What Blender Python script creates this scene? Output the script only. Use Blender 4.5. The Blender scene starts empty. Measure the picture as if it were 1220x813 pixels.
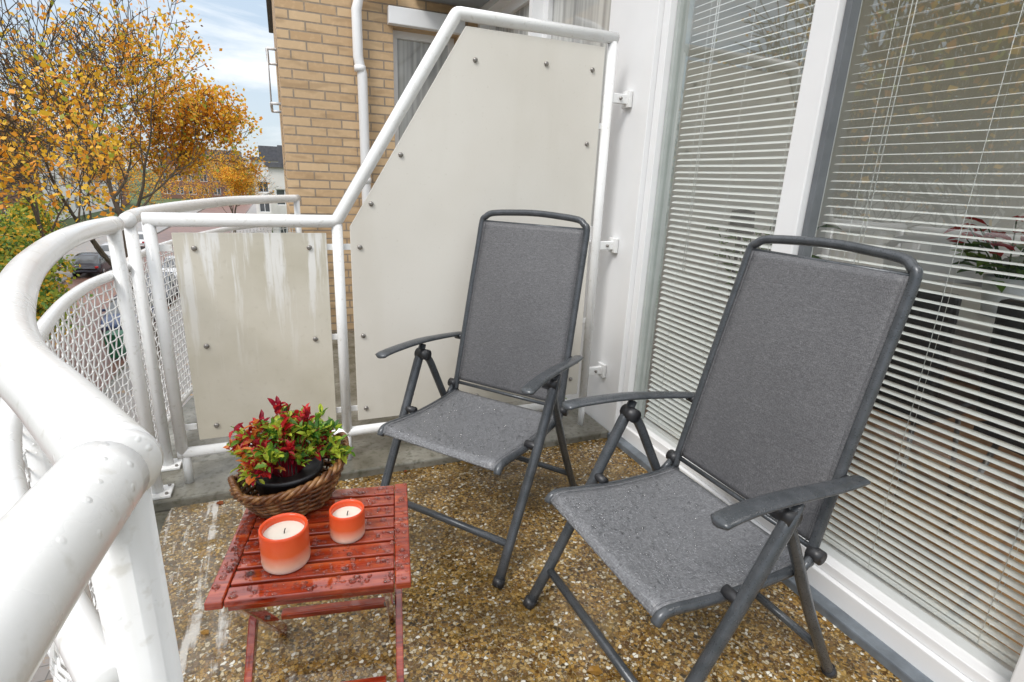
import bpy, bmesh, math, random
import numpy as np
from mathutils import Vector, Matrix
sc=bpy.context.scene
rnd=random.Random(7)
# ------------------------------------------------------------------ helpers
def link(o,parent=None):
    sc.collection.objects.link(o)
    if parent is not None: o.parent=parent
    return o
def group(name,loc=(0,0,0),rz=0.0):
    e=bpy.data.objects.new(name,None); e.location=loc; e.rotation_euler=(0,0,rz); e.empty_display_size=.1
    return link(e)
def mesh_obj(name,verts,faces,mats,parent=None,smooth=False,midx=None,loc=None,rot=None):
    me=bpy.data.meshes.new(name); me.from_pydata([tuple(v) for v in verts],[],faces)
    if not isinstance(mats,(list,tuple)): mats=[mats]
    for m in mats: me.materials.append(m)
    if midx is not None: me.polygons.foreach_set('material_index',midx)
    if smooth: me.polygons.foreach_set('use_smooth',[True]*len(me.polygons))
    me.update()
    o=bpy.data.objects.new(name,me)
    if loc is not None:o.location=loc
    if rot is not None:o.rotation_euler=rot
    return link(o,parent)
def box(name,x0,x1,y0,y1,z0,z1,mat,parent=None,bev=0.0,rot=None,pivot=None):
    cx,cy,cz=(x0+x1)/2,(y0+y1)/2,(z0+z1)/2
    bm=bmesh.new(); bmesh.ops.create_cube(bm,size=1)
    for v in bm.verts: v.co=Vector((v.co.x*(x1-x0),v.co.y*(y1-y0),v.co.z*(z1-z0)))
    if bev>0:
        bmesh.ops.bevel(bm,geom=bm.edges[:],offset=bev,segments=2,affect='EDGES',profile=.5)
    me=bpy.data.meshes.new(name); bm.to_mesh(me); bm.free(); me.materials.append(mat)
    o=bpy.data.objects.new(name,me); o.location=(cx,cy,cz)
    if rot: o.rotation_euler=rot
    return link(o,parent)
def catmull(pts,n=8):
    pts=[Vector(p) for p in pts]
    if len(pts)<3: return pts
    P=[pts[0]*2-pts[1]]+pts+[pts[-1]*2-pts[-2]]
    out=[]
    for i in range(1,len(P)-2):
        a,b,c,d=P[i-1],P[i],P[i+1],P[i+2]
        for k in range(n):
            t=k/n
            out.append(.5*((2*b)+(c-a)*t+(2*a-5*b+4*c-d)*t*t+(3*b-a-3*c+d)*t**3))
    out.append(pts[-1]); return out
def tube_geo(pts,r,seg=10,V=None,F=None,cap=True,closed=False,flat=None):
    """sweep; r float or list; flat=(a,b) multiplies section (side,up)"""
    if V is None: V=[];F=[]
    pts=[Vector(p) for p in pts]; n=len(pts)
    rs=r if isinstance(r,(list,tuple)) else [r]*n
    T=[]
    for i in range(n):
        if closed: t=pts[(i+1)%n]-pts[i-1]
        else: t=pts[min(i+1,n-1)]-pts[max(i-1,0)]
        T.append(t.normalized() if t.length>1e-9 else Vector((0,0,1)))
    up=Vector((0,0,1)) if abs(T[0].z)<.9 else Vector((1,0,0))
    s=T[0].cross(up).normalized()
    base=len(V)
    for i in range(n):
        if flat is not None and abs(T[i].z)<.9: s=T[i].cross(Vector((0,0,1))).normalized()
        else:
            s=(s-T[i]*s.dot(T[i]))
            s=s.normalized() if s.length>1e-6 else T[i].orthogonal().normalized()
        u=s.cross(T[i])
        fa,fb=(flat if flat else (1,1))
        for k in range(seg):
            a=2*math.pi*k/seg
            V.append(pts[i]+s*(math.cos(a)*rs[i]*fa)+u*(math.sin(a)*rs[i]*fb))
    m=n if closed else n-1
    for i in range(m):
        j=(i+1)%n
        for k in range(seg):
            k2=(k+1)%seg
            F.append((base+i*seg+k,base+i*seg+k2,base+j*seg+k2,base+j*seg+k))
    if cap and not closed:
        F.append(tuple(base+k for k in range(seg))[::-1]); F.append(tuple(base+(n-1)*seg+k for k in range(seg)))
    return V,F
def tube(name,pts,r,mat,parent=None,seg=12,smooth=True,closed=False,flat=None,cm=0):
    if cm: pts=catmull(pts,cm)
    V,F=tube_geo(pts,r,seg,closed=closed,flat=flat)
    o=mesh_obj(name,V,F,mat,parent,smooth)
    return o
def lathe(name,prof,mat,parent=None,seg=32,loc=(0,0,0),midx=None,mats=None):
    V=[];F=[];MI=[]
    n=len(prof)
    for r,z in prof:
        for k in range(seg):
            a=2*math.pi*k/seg; V.append((r*math.cos(a),r*math.sin(a),z))
    for i in range(n-1):
        for k in range(seg):
            F.append((i*seg+k,i*seg+(k+1)%seg,(i+1)*seg+(k+1)%seg,(i+1)*seg+k)); MI.append(midx[i] if midx else 0)
    return mesh_obj(name,V,F,mats or mat,parent,True,midx=MI,loc=loc)
# ------------------------------------------------------------------ materials
class NT:
    def __init__(s,name):
        s.m=bpy.data.materials.new(name); s.m.use_nodes=True; s.t=s.m.node_tree; s.b=s.t.nodes['Principled BSDF']; s.o=s.t.nodes['Material Output']
        s.tc=s.t.nodes.new('ShaderNodeTexCoord')
    def n(s,typ,**k):
        x=s.t.nodes.new(typ)
        for a,b in k.items(): setattr(x,a,b)
        return x
    def l(s,a,b): s.t.links.new(a,b)
    def coord(s,scale=(1,1,1),src='Object'):
        m=s.n('ShaderNodeMapping'); m.inputs['Scale'].default_value=scale; s.l(s.tc.outputs[src],m.inputs['Vector']); return m.outputs[0]
    def noise(s,scale,vec=None,detail=4,rough=.55):
        x=s.n('ShaderNodeTexNoise'); x.inputs['Scale'].default_value=scale; x.inputs['Detail'].default_value=detail; x.inputs['Roughness'].default_value=rough
        s.l(vec if vec is not None else s.tc.outputs['Object'],x.inputs['Vector']); return x.outputs['Fac']
    def ramp(s,fac,stops,interp='LINEAR'):
        r=s.n('ShaderNodeValToRGB'); r.color_ramp.interpolation=interp; e=r.color_ramp.elements
        while len(e)<len(stops): e.new(.5)
        for i,(p,c) in enumerate(stops):
            e[i].position=p; e[i].color=(c if len(c)==4 else (*c,1)) if isinstance(c,(tuple,list)) else (c,c,c,1)
        s.l(fac,r.inputs[0]); return r.outputs[0]
    def mix(s,fac,a,b,mode='MIX'):
        x=s.n('ShaderNodeMix',data_type='RGBA',blend_type=mode)
        for i,v in ((0,fac),(6,a),(7,b)):
            if isinstance(v,bpy.types.NodeSocket): s.l(v,x.inputs[i])
            else: x.inputs[i].default_value=v if i==0 else ((*v,1) if len(v)==3 else v)
        return x.outputs[2]
    def math(s,op,a,b=0.0):
        x=s.n('ShaderNodeMath',operation=op)
        for i,v in ((0,a),(1,b)):
            if isinstance(v,bpy.types.NodeSocket): s.l(v,x.inputs[i])
            else: x.inputs[i].default_value=v
        return x.outputs[0]
    def set(s,k,v):
        if isinstance(v,bpy.types.NodeSocket): s.l(v,s.b.inputs[k])
        else: s.b.inputs[k].default_value=(*v,1) if isinstance(v,(tuple,list)) and len(v)==3 else v
    def bump(s,h,strength=.3,dist=.01):
        x=s.n('ShaderNodeBump'); x.inputs['Distance'].default_value=dist
        if isinstance(strength,bpy.types.NodeSocket): s.l(strength,x.inputs['Strength'])
        else: x.inputs['Strength'].default_value=strength
        s.l(h,x.inputs['Height']); s.l(x.outputs[0],s.b.inputs['Normal'])
def simple(name,c,rough=.5,var=.12,ns=8,bump=0,metal=0,bs=60,spec=.5):
    t=NT(name); n=t.noise(ns)
    a=tuple(x*(1-var) for x in c); b=tuple(min(1,x*(1+var)) for x in c)
    t.set('Base Color',t.ramp(n,[(.3,a),(.7,b)])); t.set('Roughness',rough); t.set('Metallic',metal); t.set('Specular IOR Level',spec)
    if bump: t.bump(t.noise(bs),bump)
    return t.m
def m_white_paint():
    t=NT('white_paint'); n1=t.noise(5,detail=6); n2=t.noise(60,detail=3)
    c=t.mix(t.ramp(n1,[(.5,0.0),(.8,.55)]),(.80,.80,.79),(.60,.59,.54))
    c=t.mix(t.ramp(n2,[(.60,0.0),(.74,.4)]),c,(.48,.45,.38))
    t.set('Base Color',c); t.set('Roughness',t.ramp(n1,[(.3,.12),(.7,.32)]))
    vo=t.n('ShaderNodeTexVoronoi'); vo.inputs['Scale'].default_value=75; t.l(t.tc.outputs['Object'],vo.inputs['Vector'])
    dr=t.math('MULTIPLY',t.ramp(vo.outputs['Distance'],[(.10,1.0),(.22,0.0)]),t.ramp(t.noise(6),[(.5,0.0),(.6,1.0)]))
    t.bump(t.math('ADD',t.math('MULTIPLY',t.noise(260,detail=2),.1),dr),.35,.002); return t.m
M_white=m_white_paint()
M_frame=simple('white_frame_paint',(.80,.80,.80),.3,.03,3)
def m_panel():
    t=NT('cream_panel'); n1=t.noise(3.0,detail=5); st=t.noise(1.0,t.coord((16,16,1.4)),5,.65); st2=t.noise(1.0,t.coord((38,38,2.5)),4,.6); f=t.noise(45,detail=4)
    c=t.mix(t.ramp(n1,[(.35,0.0),(.7,1.0)]),(.66,.62,.53),(.54,.50,.40))
    sx=t.n('ShaderNodeSeparateXYZ'); t.l(t.tc.outputs['Object'],sx.inputs[0])
    topm=t.ramp(sx.outputs[2],[(.45,0.0),(.9,1.0)])
    c=t.mix(t.math('MULTIPLY',t.ramp(st,[(.52,0.0),(.60,.9)]),topm),c,(.84,.83,.80))
    c=t.mix(t.ramp(st2,[(.60,0.0),(.75,.20)]),c,(.46,.42,.32))
    c=t.mix(t.ramp(f,[(.58,0.0),(.72,.22)]),c,(.43,.39,.30))
    t.set('Base Color',c); t.set('Roughness',.4); t.bump(f,.08,.004); return t.m
M_panel=m_panel()
def m_panel2():
    t=NT('cream_panel_clean'); n1=t.noise(1.3,detail=4); st=t.noise(1.0,t.coord((5,5,.8)),4,.5); f=t.noise(70,detail=3)
    c=t.mix(t.ramp(n1,[(.35,0.0),(.7,1.0)]),(.74,.71,.65),(.67,.635,.57))
    c=t.mix(t.ramp(st,[(.52,0.0),(.75,.25)]),c,(.55,.51,.42))
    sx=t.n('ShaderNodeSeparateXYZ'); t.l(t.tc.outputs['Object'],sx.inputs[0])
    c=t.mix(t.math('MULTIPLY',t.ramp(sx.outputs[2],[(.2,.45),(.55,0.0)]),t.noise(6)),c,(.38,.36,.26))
    c=t.mix(t.ramp(f,[(.64,0.0),(.75,.2)]),c,(.45,.40,.30))
    t.set('Base Color',c); t.set('Roughness',.4); t.bump(f,.05,.004); return t.m
M_panel2=m_panel2()
def m_floor():
    t=NT('exposed_aggregate')
    dn_=t.n('ShaderNodeTexNoise'); dn_.inputs['Scale'].default_value=60; t.l(t.tc.outputs['Object'],dn_.inputs['Vector'])
    vadd=t.n('ShaderNodeMix',data_type='VECTOR'); vadd.inputs[0].default_value=.012; t.l(t.tc.outputs['Object'],vadd.inputs[4]); t.l(dn_.outputs['Color'],vadd.inputs[5])
    vec=vadd.outputs[1]
    def vor(scale,feat='F1'):
        v=t.n('ShaderNodeTexVoronoi',feature=feat); v.inputs['Scale'].default_value=scale; t.l(vec,v.inputs['Vector']); return v
    vo=vor(108); ve=vor(108,'DISTANCE_TO_EDGE'); v2=vor(260)
    sep=t.n('ShaderNodeSeparateColor'); t.l(vo.outputs['Color'],sep.inputs[0]); sep2=t.n('ShaderNodeSeparateColor'); t.l(v2.outputs['Color'],sep2.inputs[0])
    stops=[(0,(.085,.038,.008)),(.16,(.27,.14,.027)),(.36,(.42,.245,.060)),(.54,(.50,.33,.115)),(.68,(.17,.09,.03)),(.79,(.045,.034,.02)),(.85,(.62,.54,.38)),(.95,(.85,.82,.72))]
    peb=t.ramp(sep.outputs[0],stops,'CONSTANT'); fine=t.ramp(sep2.outputs[0],stops,'CONSTANT')
    edge=t.ramp(ve.outputs['Distance'],[(0.03,0.0),(.14,1.0)])
    isb=t.ramp(sep.outputs[2],[(.25,0.0),(.3,1.0)])
    pm=t.math('MULTIPLY',edge,isb)
    c=t.mix(pm,t.mix(.55,fine,(.085,.054,.016)),peb)
    big=t.noise(2.6,detail=6,rough=.6); med=t.noise(9,detail=6,rough=.65)
    c=t.mix(t.ramp(big,[(.46,0.0),(.62,.62)]),c,(.055,.034,.010))
    c=t.mix(t.ramp(med,[(.55,0.0),(.72,.35)]),c,(.50,.35,.13))
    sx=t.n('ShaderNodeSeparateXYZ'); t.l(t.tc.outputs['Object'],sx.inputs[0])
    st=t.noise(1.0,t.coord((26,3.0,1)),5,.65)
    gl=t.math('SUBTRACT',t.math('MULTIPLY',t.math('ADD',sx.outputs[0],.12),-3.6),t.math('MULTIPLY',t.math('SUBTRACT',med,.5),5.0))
    c=t.mix(t.ramp(gl,[(0,0.0),(1,.65)]),c,t.mix(edge,(.13,.12,.10),t.mix(.5,peb,(.36,.33,.28))))  # grey sheen of the wet floor near the railing, put into the colour
    c=t.mix(t.math('MULTIPLY',t.ramp(gl,[(.2,0.0),(.8,1.0)]),t.ramp(st,[(.54,0.0),(.62,.75)])),c,(.66,.64,.60))  # whitish streaks: sky reflection painted into the base colour
    t.set('Base Color',c)
    wn=t.noise(3.4,detail=5,rough=.6); wet=t.ramp(wn,[(.48,0.0),(.60,1.0)])
    t.set('Roughness',t.mix(wet,(.03,.03,.03),(.25,.25,.25)))
    t.set('Specular IOR Level',.6)
    h=t.math('ADD',pm,t.math('MULTIPLY',sep.outputs[1],.6))
    t.bump(h,t.math('ADD',t.math('MULTIPLY',wet,.50),.10),.0022); return t.m
M_floor=m_floor()
def m_conc():
    t=NT('weathered_concrete'); n1=t.noise(4,detail=6); n2=t.noise(40,detail=5)
    c=t.ramp(n1,[(.3,(.075,.072,.052)),(.5,(.165,.155,.125)),(.7,(.30,.29,.25))])
    c=t.mix(t.ramp(n2,[(.5,0.0),(.7,.65)]),c,(.05,.05,.025))
    t.set('Base Color',c); t.set('Roughness',.25); t.bump(n2,.3,.006); return t.m
M_conc=m_conc()
def m_fabric():
    t=NT('sling_fabric')
    w1=t.noise(1.0,t.coord((900,900,50)),2,.5); w2=t.noise(1.0,t.coord((70,70,900)),2,.5); w3=t.noise(1.0,t.coord((700,700,700)),1,.5)
    s=t.math('ADD',t.math('ADD',t.math('MULTIPLY',w1,.46),t.math('MULTIPLY',w2,.32)),t.math('MULTIPLY',w3,.22))
    c=t.ramp(s,[(.40,(.060,.060,.064)),(.52,(.116,.115,.120)),(.66,(.22,.218,.225))])
    big=t.noise(3,detail=4); c=t.mix(t.ramp(big,[(.4,0.0),(.7,.35)]),c,(.07,.07,.074))
    t.set('Base Color',c); t.set('Roughness',.5); t.bump(s,.25,.0015); return t.m
M_fab=m_fabric()
def m_fabric_wet():
    t=NT('sling_fabric_wet')
    w3=t.noise(1.0,t.coord((600,600,450)),1,.5); w1=t.noise(1.0,t.coord((90,900,100)),2,.5); w2=t.noise(1.0,t.coord((900,60,100)),2,.5)
    s=t.math('ADD',t.math('ADD',t.math('MULTIPLY',w3,.30),t.math('MULTIPLY',w1,.38)),t.math('MULTIPLY',w2,.34))
    c=t.ramp(s,[(.40,(.070,.072,.077)),(.52,(.145,.147,.154)),(.66,(.29,.293,.305))])
    vo=t.n('ShaderNodeTexVoronoi'); vo.inputs['Scale'].default_value=130; t.l(t.tc.outputs['Object'],vo.inputs['Vector'])
    d=t.ramp(vo.outputs['Distance'],[(.14,1.0),(.34,0.0)])
    sel=t.ramp(t.noise(6,detail=3),[(.36,0.0),(.52,1.0)])
    dm=t.math('MULTIPLY',d,sel)
    t.set('Base Color',t.mix(t.math('MULTIPLY',dm,.45),c,(.48,.49,.51))); t.set('Roughness',t.ramp(dm,[(0,.36),(1,.04)])); t.bump(t.math('ADD',t.math('MULTIPLY',s,.4),t.math('MULTIPLY',dm,1.5)),.6,.002); return t.m
M_fabw=m_fabric_wet()
def m_alu():
    t=NT('anthracite_tube'); n=t.noise(30); vo=t.n('ShaderNodeTexVoronoi'); vo.inputs['Scale'].default_value=170; t.l(t.tc.outputs['Object'],vo.inputs['Vector'])
    d=t.ramp(vo.outputs['Distance'],[(.10,1.0),(.25,0.0)])
    t.set('Base Color',t.ramp(n,[(.3,(.050,.056,.061)),(.7,(.082,.087,.095))])); t.set('Roughness',t.ramp(d,[(0,.28),(1,.04)])); t.set('Metallic',.2); t.bump(d,.6,.0018); return t.m
M_alu=m_alu()
M_black=simple('black_plastic',(.022,.022,.024),.4,.2,20)
def m_wood():
    t=NT('red_stained_wood'); g=t.noise(1.0,t.coord((6,90,90)),6,.6); n=t.noise(9,detail=4)
    c=t.ramp(g,[(.32,(.12,.010,.004)),(.5,(.32,.034,.009)),(.68,(.48,.092,.026))])
    c=t.mix(t.ramp(n,[(.45,0.0),(.6,.55)]),c,(.15,.012,.005))
    t.set('Base Color',c); t.set('Roughness',t.ramp(n,[(.45,.05),(.60,.22)])); t.set('Specular IOR Level',.55); t.bump(t.math('MULTIPLY',g,.5),.12,.002); t.set('Coat Weight',.8); t.set('Coat Roughness',.02); return t.m
M_wood=m_wood()
def m_water():
    t=NT('water_drop'); t.set('Base Color',(1,1,1)); t.set('Roughness',0.0); t.set('Transmission Weight',1.0); t.set('IOR',1.33); return t.m
M_water=m_water()
def drops(parent,fn,n,r0,r1,seed=1):
    """flattened domes of rain water lying on a surface"""
    r=random.Random(seed); V=[];F=[]
    for _ in range(n):
        p=fn(r)
        if p is None: continue
        R=r0+(r1-r0)*r.random()**2.2; b=len(V); sx=r.uniform(.75,1.35); K=8
        for ri,zi in ((1,0),(.86,.28),(.5,.46)):
            for k in range(K):
                a=2*math.pi*k/K; V.append((p[0]+R*ri*sx*math.cos(a),p[1]+R*ri/sx*math.sin(a),p[2]+R*zi*1.1))
        V.append((p[0],p[1],p[2]+R*.56))
        for j in range(2):
            for k in range(K): F.append((b+j*K+k,b+j*K+(k+1)%K,b+(j+1)*K+(k+1)%K,b+(j+1)*K+k))
        for k in range(K): F.append((b+2*K+k,b+2*K+(k+1)%K,b+3*K))
    return mesh_obj('rain_drops',V,F,M_water,parent,True)
def m_brick(name,c1,c2,mort,bw=.215,rh=.0625):
    t=NT(name); s=t.n('ShaderNodeSeparateXYZ'); t.l(t.tc.outputs['Object'],s.inputs[0]); cb=t.n('ShaderNodeCombineXYZ')
    t.l(t.math('ADD',s.outputs[0],s.outputs[1]),cb.inputs[0]); t.l(s.outputs[2],cb.inputs[1])
    b=t.n('ShaderNodeTexBrick'); t.l(cb.outputs[0],b.inputs['Vector'])
    b.inputs['Scale'].default_value=1; b.inputs['Brick Width'].default_value=bw; b.inputs['Row Height'].default_value=rh; b.inputs['Mortar Size'].default_value=.006; b.inputs['Mortar Smooth'].default_value=.2; b.inputs['Bias'].default_value=0
    b.inputs['Color1'].default_value=(*c1,1); b.inputs['Color2'].default_value=(*c2,1); b.inputs['Mortar'].default_value=(*mort,1)
    n=t.noise(1.2,detail=5); n2=t.noise(28,detail=4); n3=t.noise(1.0,t.coord((4.6,4.6,16)),1)
    c=t.mix(t.ramp(n,[(.3,0.0),(.75,.25)]),b.outputs['Color'],tuple(x*.5 for x in c1)); c=t.mix(t.ramp(n2,[(.5,0.0),(.75,.3)]),c,tuple(min(1,x*1.25) for x in c1)); c=t.mix(t.ramp(n3,[(.56,0.0),(.66,.4)]),c,tuple(x*.6 for x in c2))
    t.set('Base Color',c); t.set('Roughness',.8); h=t.math('SUBTRACT',1.0,b.outputs['Fac']); t.bump(h,.6,.006); return t.m
M_brick=m_brick('yellow_brick',(.62,.44,.26),(.50,.33,.18),(.27,.22,.17))
def m_glass(name,base=.22,tint=(.95,.97,.96)):
    m=bpy.data.materials.new(name); m.use_nodes=True; t=m.node_tree; t.nodes.remove(t.nodes['Principled BSDF']); o=t.nodes['Material Output']
    tr=t.nodes.new('ShaderNodeBsdfTransparent'); tr.inputs[0].default_value=(*tint,1); gl=t.nodes.new('ShaderNodeBsdfGlossy'); gl.inputs['Roughness'].default_value=0.0
    lw=t.nodes.new('ShaderNodeLayerWeight'); lw.inputs[0].default_value=.5
    p=t.nodes.new('ShaderNodeMath'); p.operation='POWER'; p.inputs[1].default_value=4.0; t.links.new(lw.outputs['Facing'],p.inputs[0])
    a=t.nodes.new('ShaderNodeMath'); a.operation='MULTIPLY_ADD'; a.inputs[1].default_value=.75; a.inputs[2].default_value=base; t.links.new(p.outputs[0],a.inputs[0])
    a.use_clamp=True; mx=t.nodes.new('ShaderNodeMixShader')
    t.links.new(a.outputs[0],mx.inputs[0]); t.links.new(tr.outputs[0],mx.inputs[1]); t.links.new(gl.outputs[0],mx.inputs[2]); t.links.new(mx.outputs[0],o.inputs[0]); return m
M_glass=m_glass('window_glass')
def m_darkglass():
    t=NT('dark_window_glass'); t.set('Base Color',t.ramp(t.noise(.6),[(.3,(.03,.035,.04)),(.7,(.10,.11,.12))])); t.set('Roughness',.04); t.set('Specular IOR Level',.9); return t.m
M_dglass=m_darkglass()
M_slat=simple('blind_slat_white',(.86,.87,.85),.4,.02,4)
M_grey=simple('grey_rubber',(.13,.14,.15),.5,.15,10)
M_lgrey=simple('grey_green_seal',(.42,.45,.43),.5,.08,10)
M_lead=simple('lead_flashing',(.14,.16,.18),.3,.35,12,bump=.3,bs=30)
M_steel=simple('bolt_steel',(.30,.28,.26),.35,.1,40,metal=.7)

# ------------------------------------------------------------------ camera
f=642.5;pitch=math.radians(16.685);yaw=math.radians(22.943);roll=math.radians(2.485);H=1.256
fw=Vector((math.sin(yaw)*math.cos(pitch),math.cos(yaw)*math.cos(pitch),-math.sin(pitch)))
rt=Vector((math.cos(yaw),-math.sin(yaw),0)); dn=fw.cross(rt)
rt2=rt*math.cos(roll)-dn*math.sin(roll); dn2=rt*math.sin(roll)+dn*math.cos(roll)
cam=bpy.data.cameras.new('camera'); cam.sensor_width=36; cam.lens=36*f/1220; cam.clip_start=.01; cam.clip_end=2000
co=bpy.data.objects.new('camera',cam); up=-dn2; bk=-fw
co.matrix_world=Matrix(((rt2.x,up.x,bk.x,0),(rt2.y,up.y,bk.y,0),(rt2.z,up.z,bk.z,H),(0,0,0,1)))
link(co); sc.camera=co

# ------------------------------------------------------------------ balcony
YP=2.25
path=[(-.53,2.22),(-.55,2.0),(-.53,1.7),(-.46,1.3),(-.36,.93),(-.275,.7),(-.19,.54),(-.118,.405)]
path_b=[(-.124,.395),(-.135,.28),(-.145,.1),(-.15,-.2),(-.15,-.8)]
path_n=[(x,4.60-y) for x,y in path[:-2]]+[(-.16,4.08),(.10,4.42)]
def offs(P,d):
    out=[]
    for i,p in enumerate(P):
        t=P[min(i+1,len(P)-1)]-P[max(i-1,0)]; t.normalize(); n=Vector((t.y,-t.x,0)); out.append(p+n*d)
    return out
def poly_slab(name,pts,z0,z1,mat,parent):
    n=len(pts); V=[(p[0],p[1],z0) for p in pts]+[(p[0],p[1],z1) for p in pts]
    F=[tuple(range(n))[::-1],tuple(range(n,2*n))]+[(i,(i+1)%n,n+(i+1)%n,n+i) for i in range(n)]
    o=mesh_obj(name,V,F,mat,parent)
    bm=bmesh.new();bm.from_mesh(o.data);bmesh.ops.recalc_face_normals(bm,faces=bm.faces);bm.to_mesh(o.data);bm.free();return o
balc=group('balcony_floor')
full=catmull([(x,y,0) for x,y in path],6)+catmull([(x,y,0) for x,y in path_b],4)[1:]
outer=offs(full,.10); sgn=1
if outer[8].x>full[8].x: outer=offs(full,-.10); sgn=-1
slab=[(p.x,p.y) for p in outer]
poly_slab('slab',[(outer[0].x,2.30)]+slab+[(1.5,-.8),(1.5,2.30)],-.22,-.012,M_conc,balc)
inner=offs(full,-.06*sgn)
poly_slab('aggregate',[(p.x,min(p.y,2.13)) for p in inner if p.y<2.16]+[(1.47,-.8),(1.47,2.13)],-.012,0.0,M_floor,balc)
box('kerb',-.60,1.47,2.13,2.42,-.012,.035,M_conc,balc,.008)
box('door_flashing',1.455,1.53,-.8,2.13,-.011,.03,M_lead,balc,.006)
ncurve=catmull([(x,y,0) for x,y in path_n],6); no=offs(ncurve,.1*-sgn)
nb=group('balcony_floor')
poly_slab('slab',[(p.x,p.y) for p in no]+[(.2,4.49),(1.5,4.49),(1.5,2.42)],-.22,-.005,M_conc,nb)

def railing(name,P,side,posts,rail_z=1.055,P2=None):
    g=group(name)
    c=catmull([(x,y,rail_z) for x,y in P],8)
    tube('handrail',c,.0275,M_white,g,24)
    if P2:
        V=[];F=[]; q=c[-1]; d=(c[-1]-c[-2]).normalized()
        tube_geo([q,q+d*.006,q+d*.010],[.0275,.0245,.012],24,V,F); mesh_obj('end_cap',V,F,M_white,g,True)
        c2=catmull([(x,y,rail_z) for x,y in P2],8); tube('handrail_return',c2,.0265,M_white,g,24)
    o=offs(c,.03*side)
    tube('mesh_top_rail',[Vector((p.x,p.y,.885)) for p in o],.016,M_white,g,12)
    tube('mesh_bottom_rail',[Vector((p.x,p.y,.11)) for p in o],.014,M_white,g,12)
    L=[0]
    for i in range(1,len(o)): L.append(L[-1]+(Vector((o[i].x,o[i].y))-Vector((o[i-1].x,o[i-1].y))).length)
    def at(s):
        s=max(0,min(s,L[-1]-1e-6))
        for i in range(1,len(L)):
            if L[i]>=s:
                t=(s-L[i-1])/(L[i]-L[i-1]); return o[i-1].lerp(o[i],t),(o[i]-o[i-1]).normalized()
    V=[];F=[]; pitch=.034; nv=int(L[-1]/pitch); nh=int(.77/pitch)
    for i in range(nv+1):
        p,t=at(i*pitch); n=Vector((t.y,-t.x,0)); pts=[]
        for k in range(nh*2+1):
            z=.115+k*pitch/2; pts.append(Vector((p.x,p.y,z))+n*(.0032*(1 if (k//2+i)%2 else -1)*(k%2)))
        tube_geo(pts,.0024,4,V,F,cap=False)
    for k in range(nh+1):
        pts=[]
        for i in range(nv*2+1):
            p,t=at(i*pitch/2); n=Vector((t.y,-t.x,0)); pts.append(Vector((p.x,p.y,.128+k*pitch))+n*(.0032*(1 if (k+i//2)%2 else -1)*(i%2)))
        tube_geo(pts,.0024,4,V,F,cap=False)
    mesh_obj('wire_mesh',V,F,M_white,g,True)
    for i,(x,y) in enumerate(posts):
        tube('post_%d'%(i+1),[(x,y,.0),(x,y,rail_z-.01)],.0215,M_white,g,16)
        box('base_plate_%d'%(i+1),x-.05,x+.05,y-.045,y+.045,.035,.047,M_white,g,.003)
        tube('bracket_%d'%(i+1),[(x,y,.885),(x-.03,y-.0,.885)],.008,M_white,g,8)
        V=[];F=[]
        for a in (-1,1):
            for b in (-1,1): tube_geo([(x+a*.036,y+b*.032,.047),(x+a*.036,y+b*.032,.054)],.006,6,V,F)
        mesh_obj('base_bolts',V,F,M_steel,g)
    return g
railing('balcony_railing',path,sgn,[(-.53,2.19),(-.40,1.03),(-.125,.41)],P2=path_b)
railing('balcony_railing',path_n,-sgn,[(-.53,2.41),(.09,4.40)])

# ------------------------------------------------------------------ privacy screen
ps=group('privacy_screen')
tr=.021
def rnd_corner(pts,r=.04,n=5):
    pts=[Vector(p) for p in pts]; out=[pts[0]]
    for i in range(1,len(pts)-1):
        a=(pts[i-1]-pts[i]).normalized()*r; b=(pts[i+1]-pts[i]).normalized()*r
        for k in range(n+1):
            t=k/n; out.append((pts[i]+a)*(1-t)**2+pts[i]*2*t*(1-t)+(pts[i]+b)*t*t)
    out.append(pts[-1]); return out
tube('top_rail',rnd_corner([(-.455,YP,1.07),(.185,YP,1.07),(.665,YP,1.855),(1.38,YP,1.855)],.012,3),.0245,M_white,ps,16)
tube('post_left',[(-.44,YP,.16),(-.44,YP,1.06)],tr,M_white,ps,16)
tube('post_mid',[(.187,YP,.16),(.187,YP,1.06)],tr,M_white,ps,16)
tube('post_right',[(1.365,YP,.16),(1.365,YP,1.84)],tr,M_white,ps,16)
tube('bottom_rail',[(-.455,YP,.165),(1.38,YP,.165)],tr,M_white,ps,16)
for x in (-.43,.187,1.365): tube('foot',[(x,YP,.03),(x,YP,.165)],.016,M_white,ps,12)
def panel(name,pts,y,th,mat,par):
    n=len(pts); V=[(p[0],y,p[1]) for p in pts]+[(p[0],y+th,p[1]) for p in pts]
    F=[tuple(range(n)),tuple(range(n,2*n))[::-1]]+[(i,n+i,n+(i+1)%n,(i+1)%n) for i in range(n)]
    o=mesh_obj(name,V,F,mat,par)
    bm=bmesh.new();bm.from_mesh(o.data);bmesh.ops.recalc_face_normals(bm,faces=bm.faces);bmesh.ops.bevel(bm,geom=bm.edges[:],offset=.0015,segments=1,affect='EDGES');bm.to_mesh(o.data);bm.free();return o
panel('low_panel',[(-.375,.215),(.145,.215),(.145,1.025),(-.375,1.025)],YP-.006,.009,M_panel,ps)
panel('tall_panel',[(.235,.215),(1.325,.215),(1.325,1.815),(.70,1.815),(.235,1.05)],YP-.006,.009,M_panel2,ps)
bolts=[(-.31,.97),(-.31,.60),(-.31,.27),(.08,.97),(.08,.60),(.08,.27),(.27,.97),(.27,.6),(.27,.27),(1.28,.97),(1.28,.30),(1.27,1.42),(1.27,1.72),(.74,1.70),(.44,1.33),(.78,.97),(.78,.27),(.32,1.14),(1.05,1.72)]
V=[];F=[]
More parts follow.
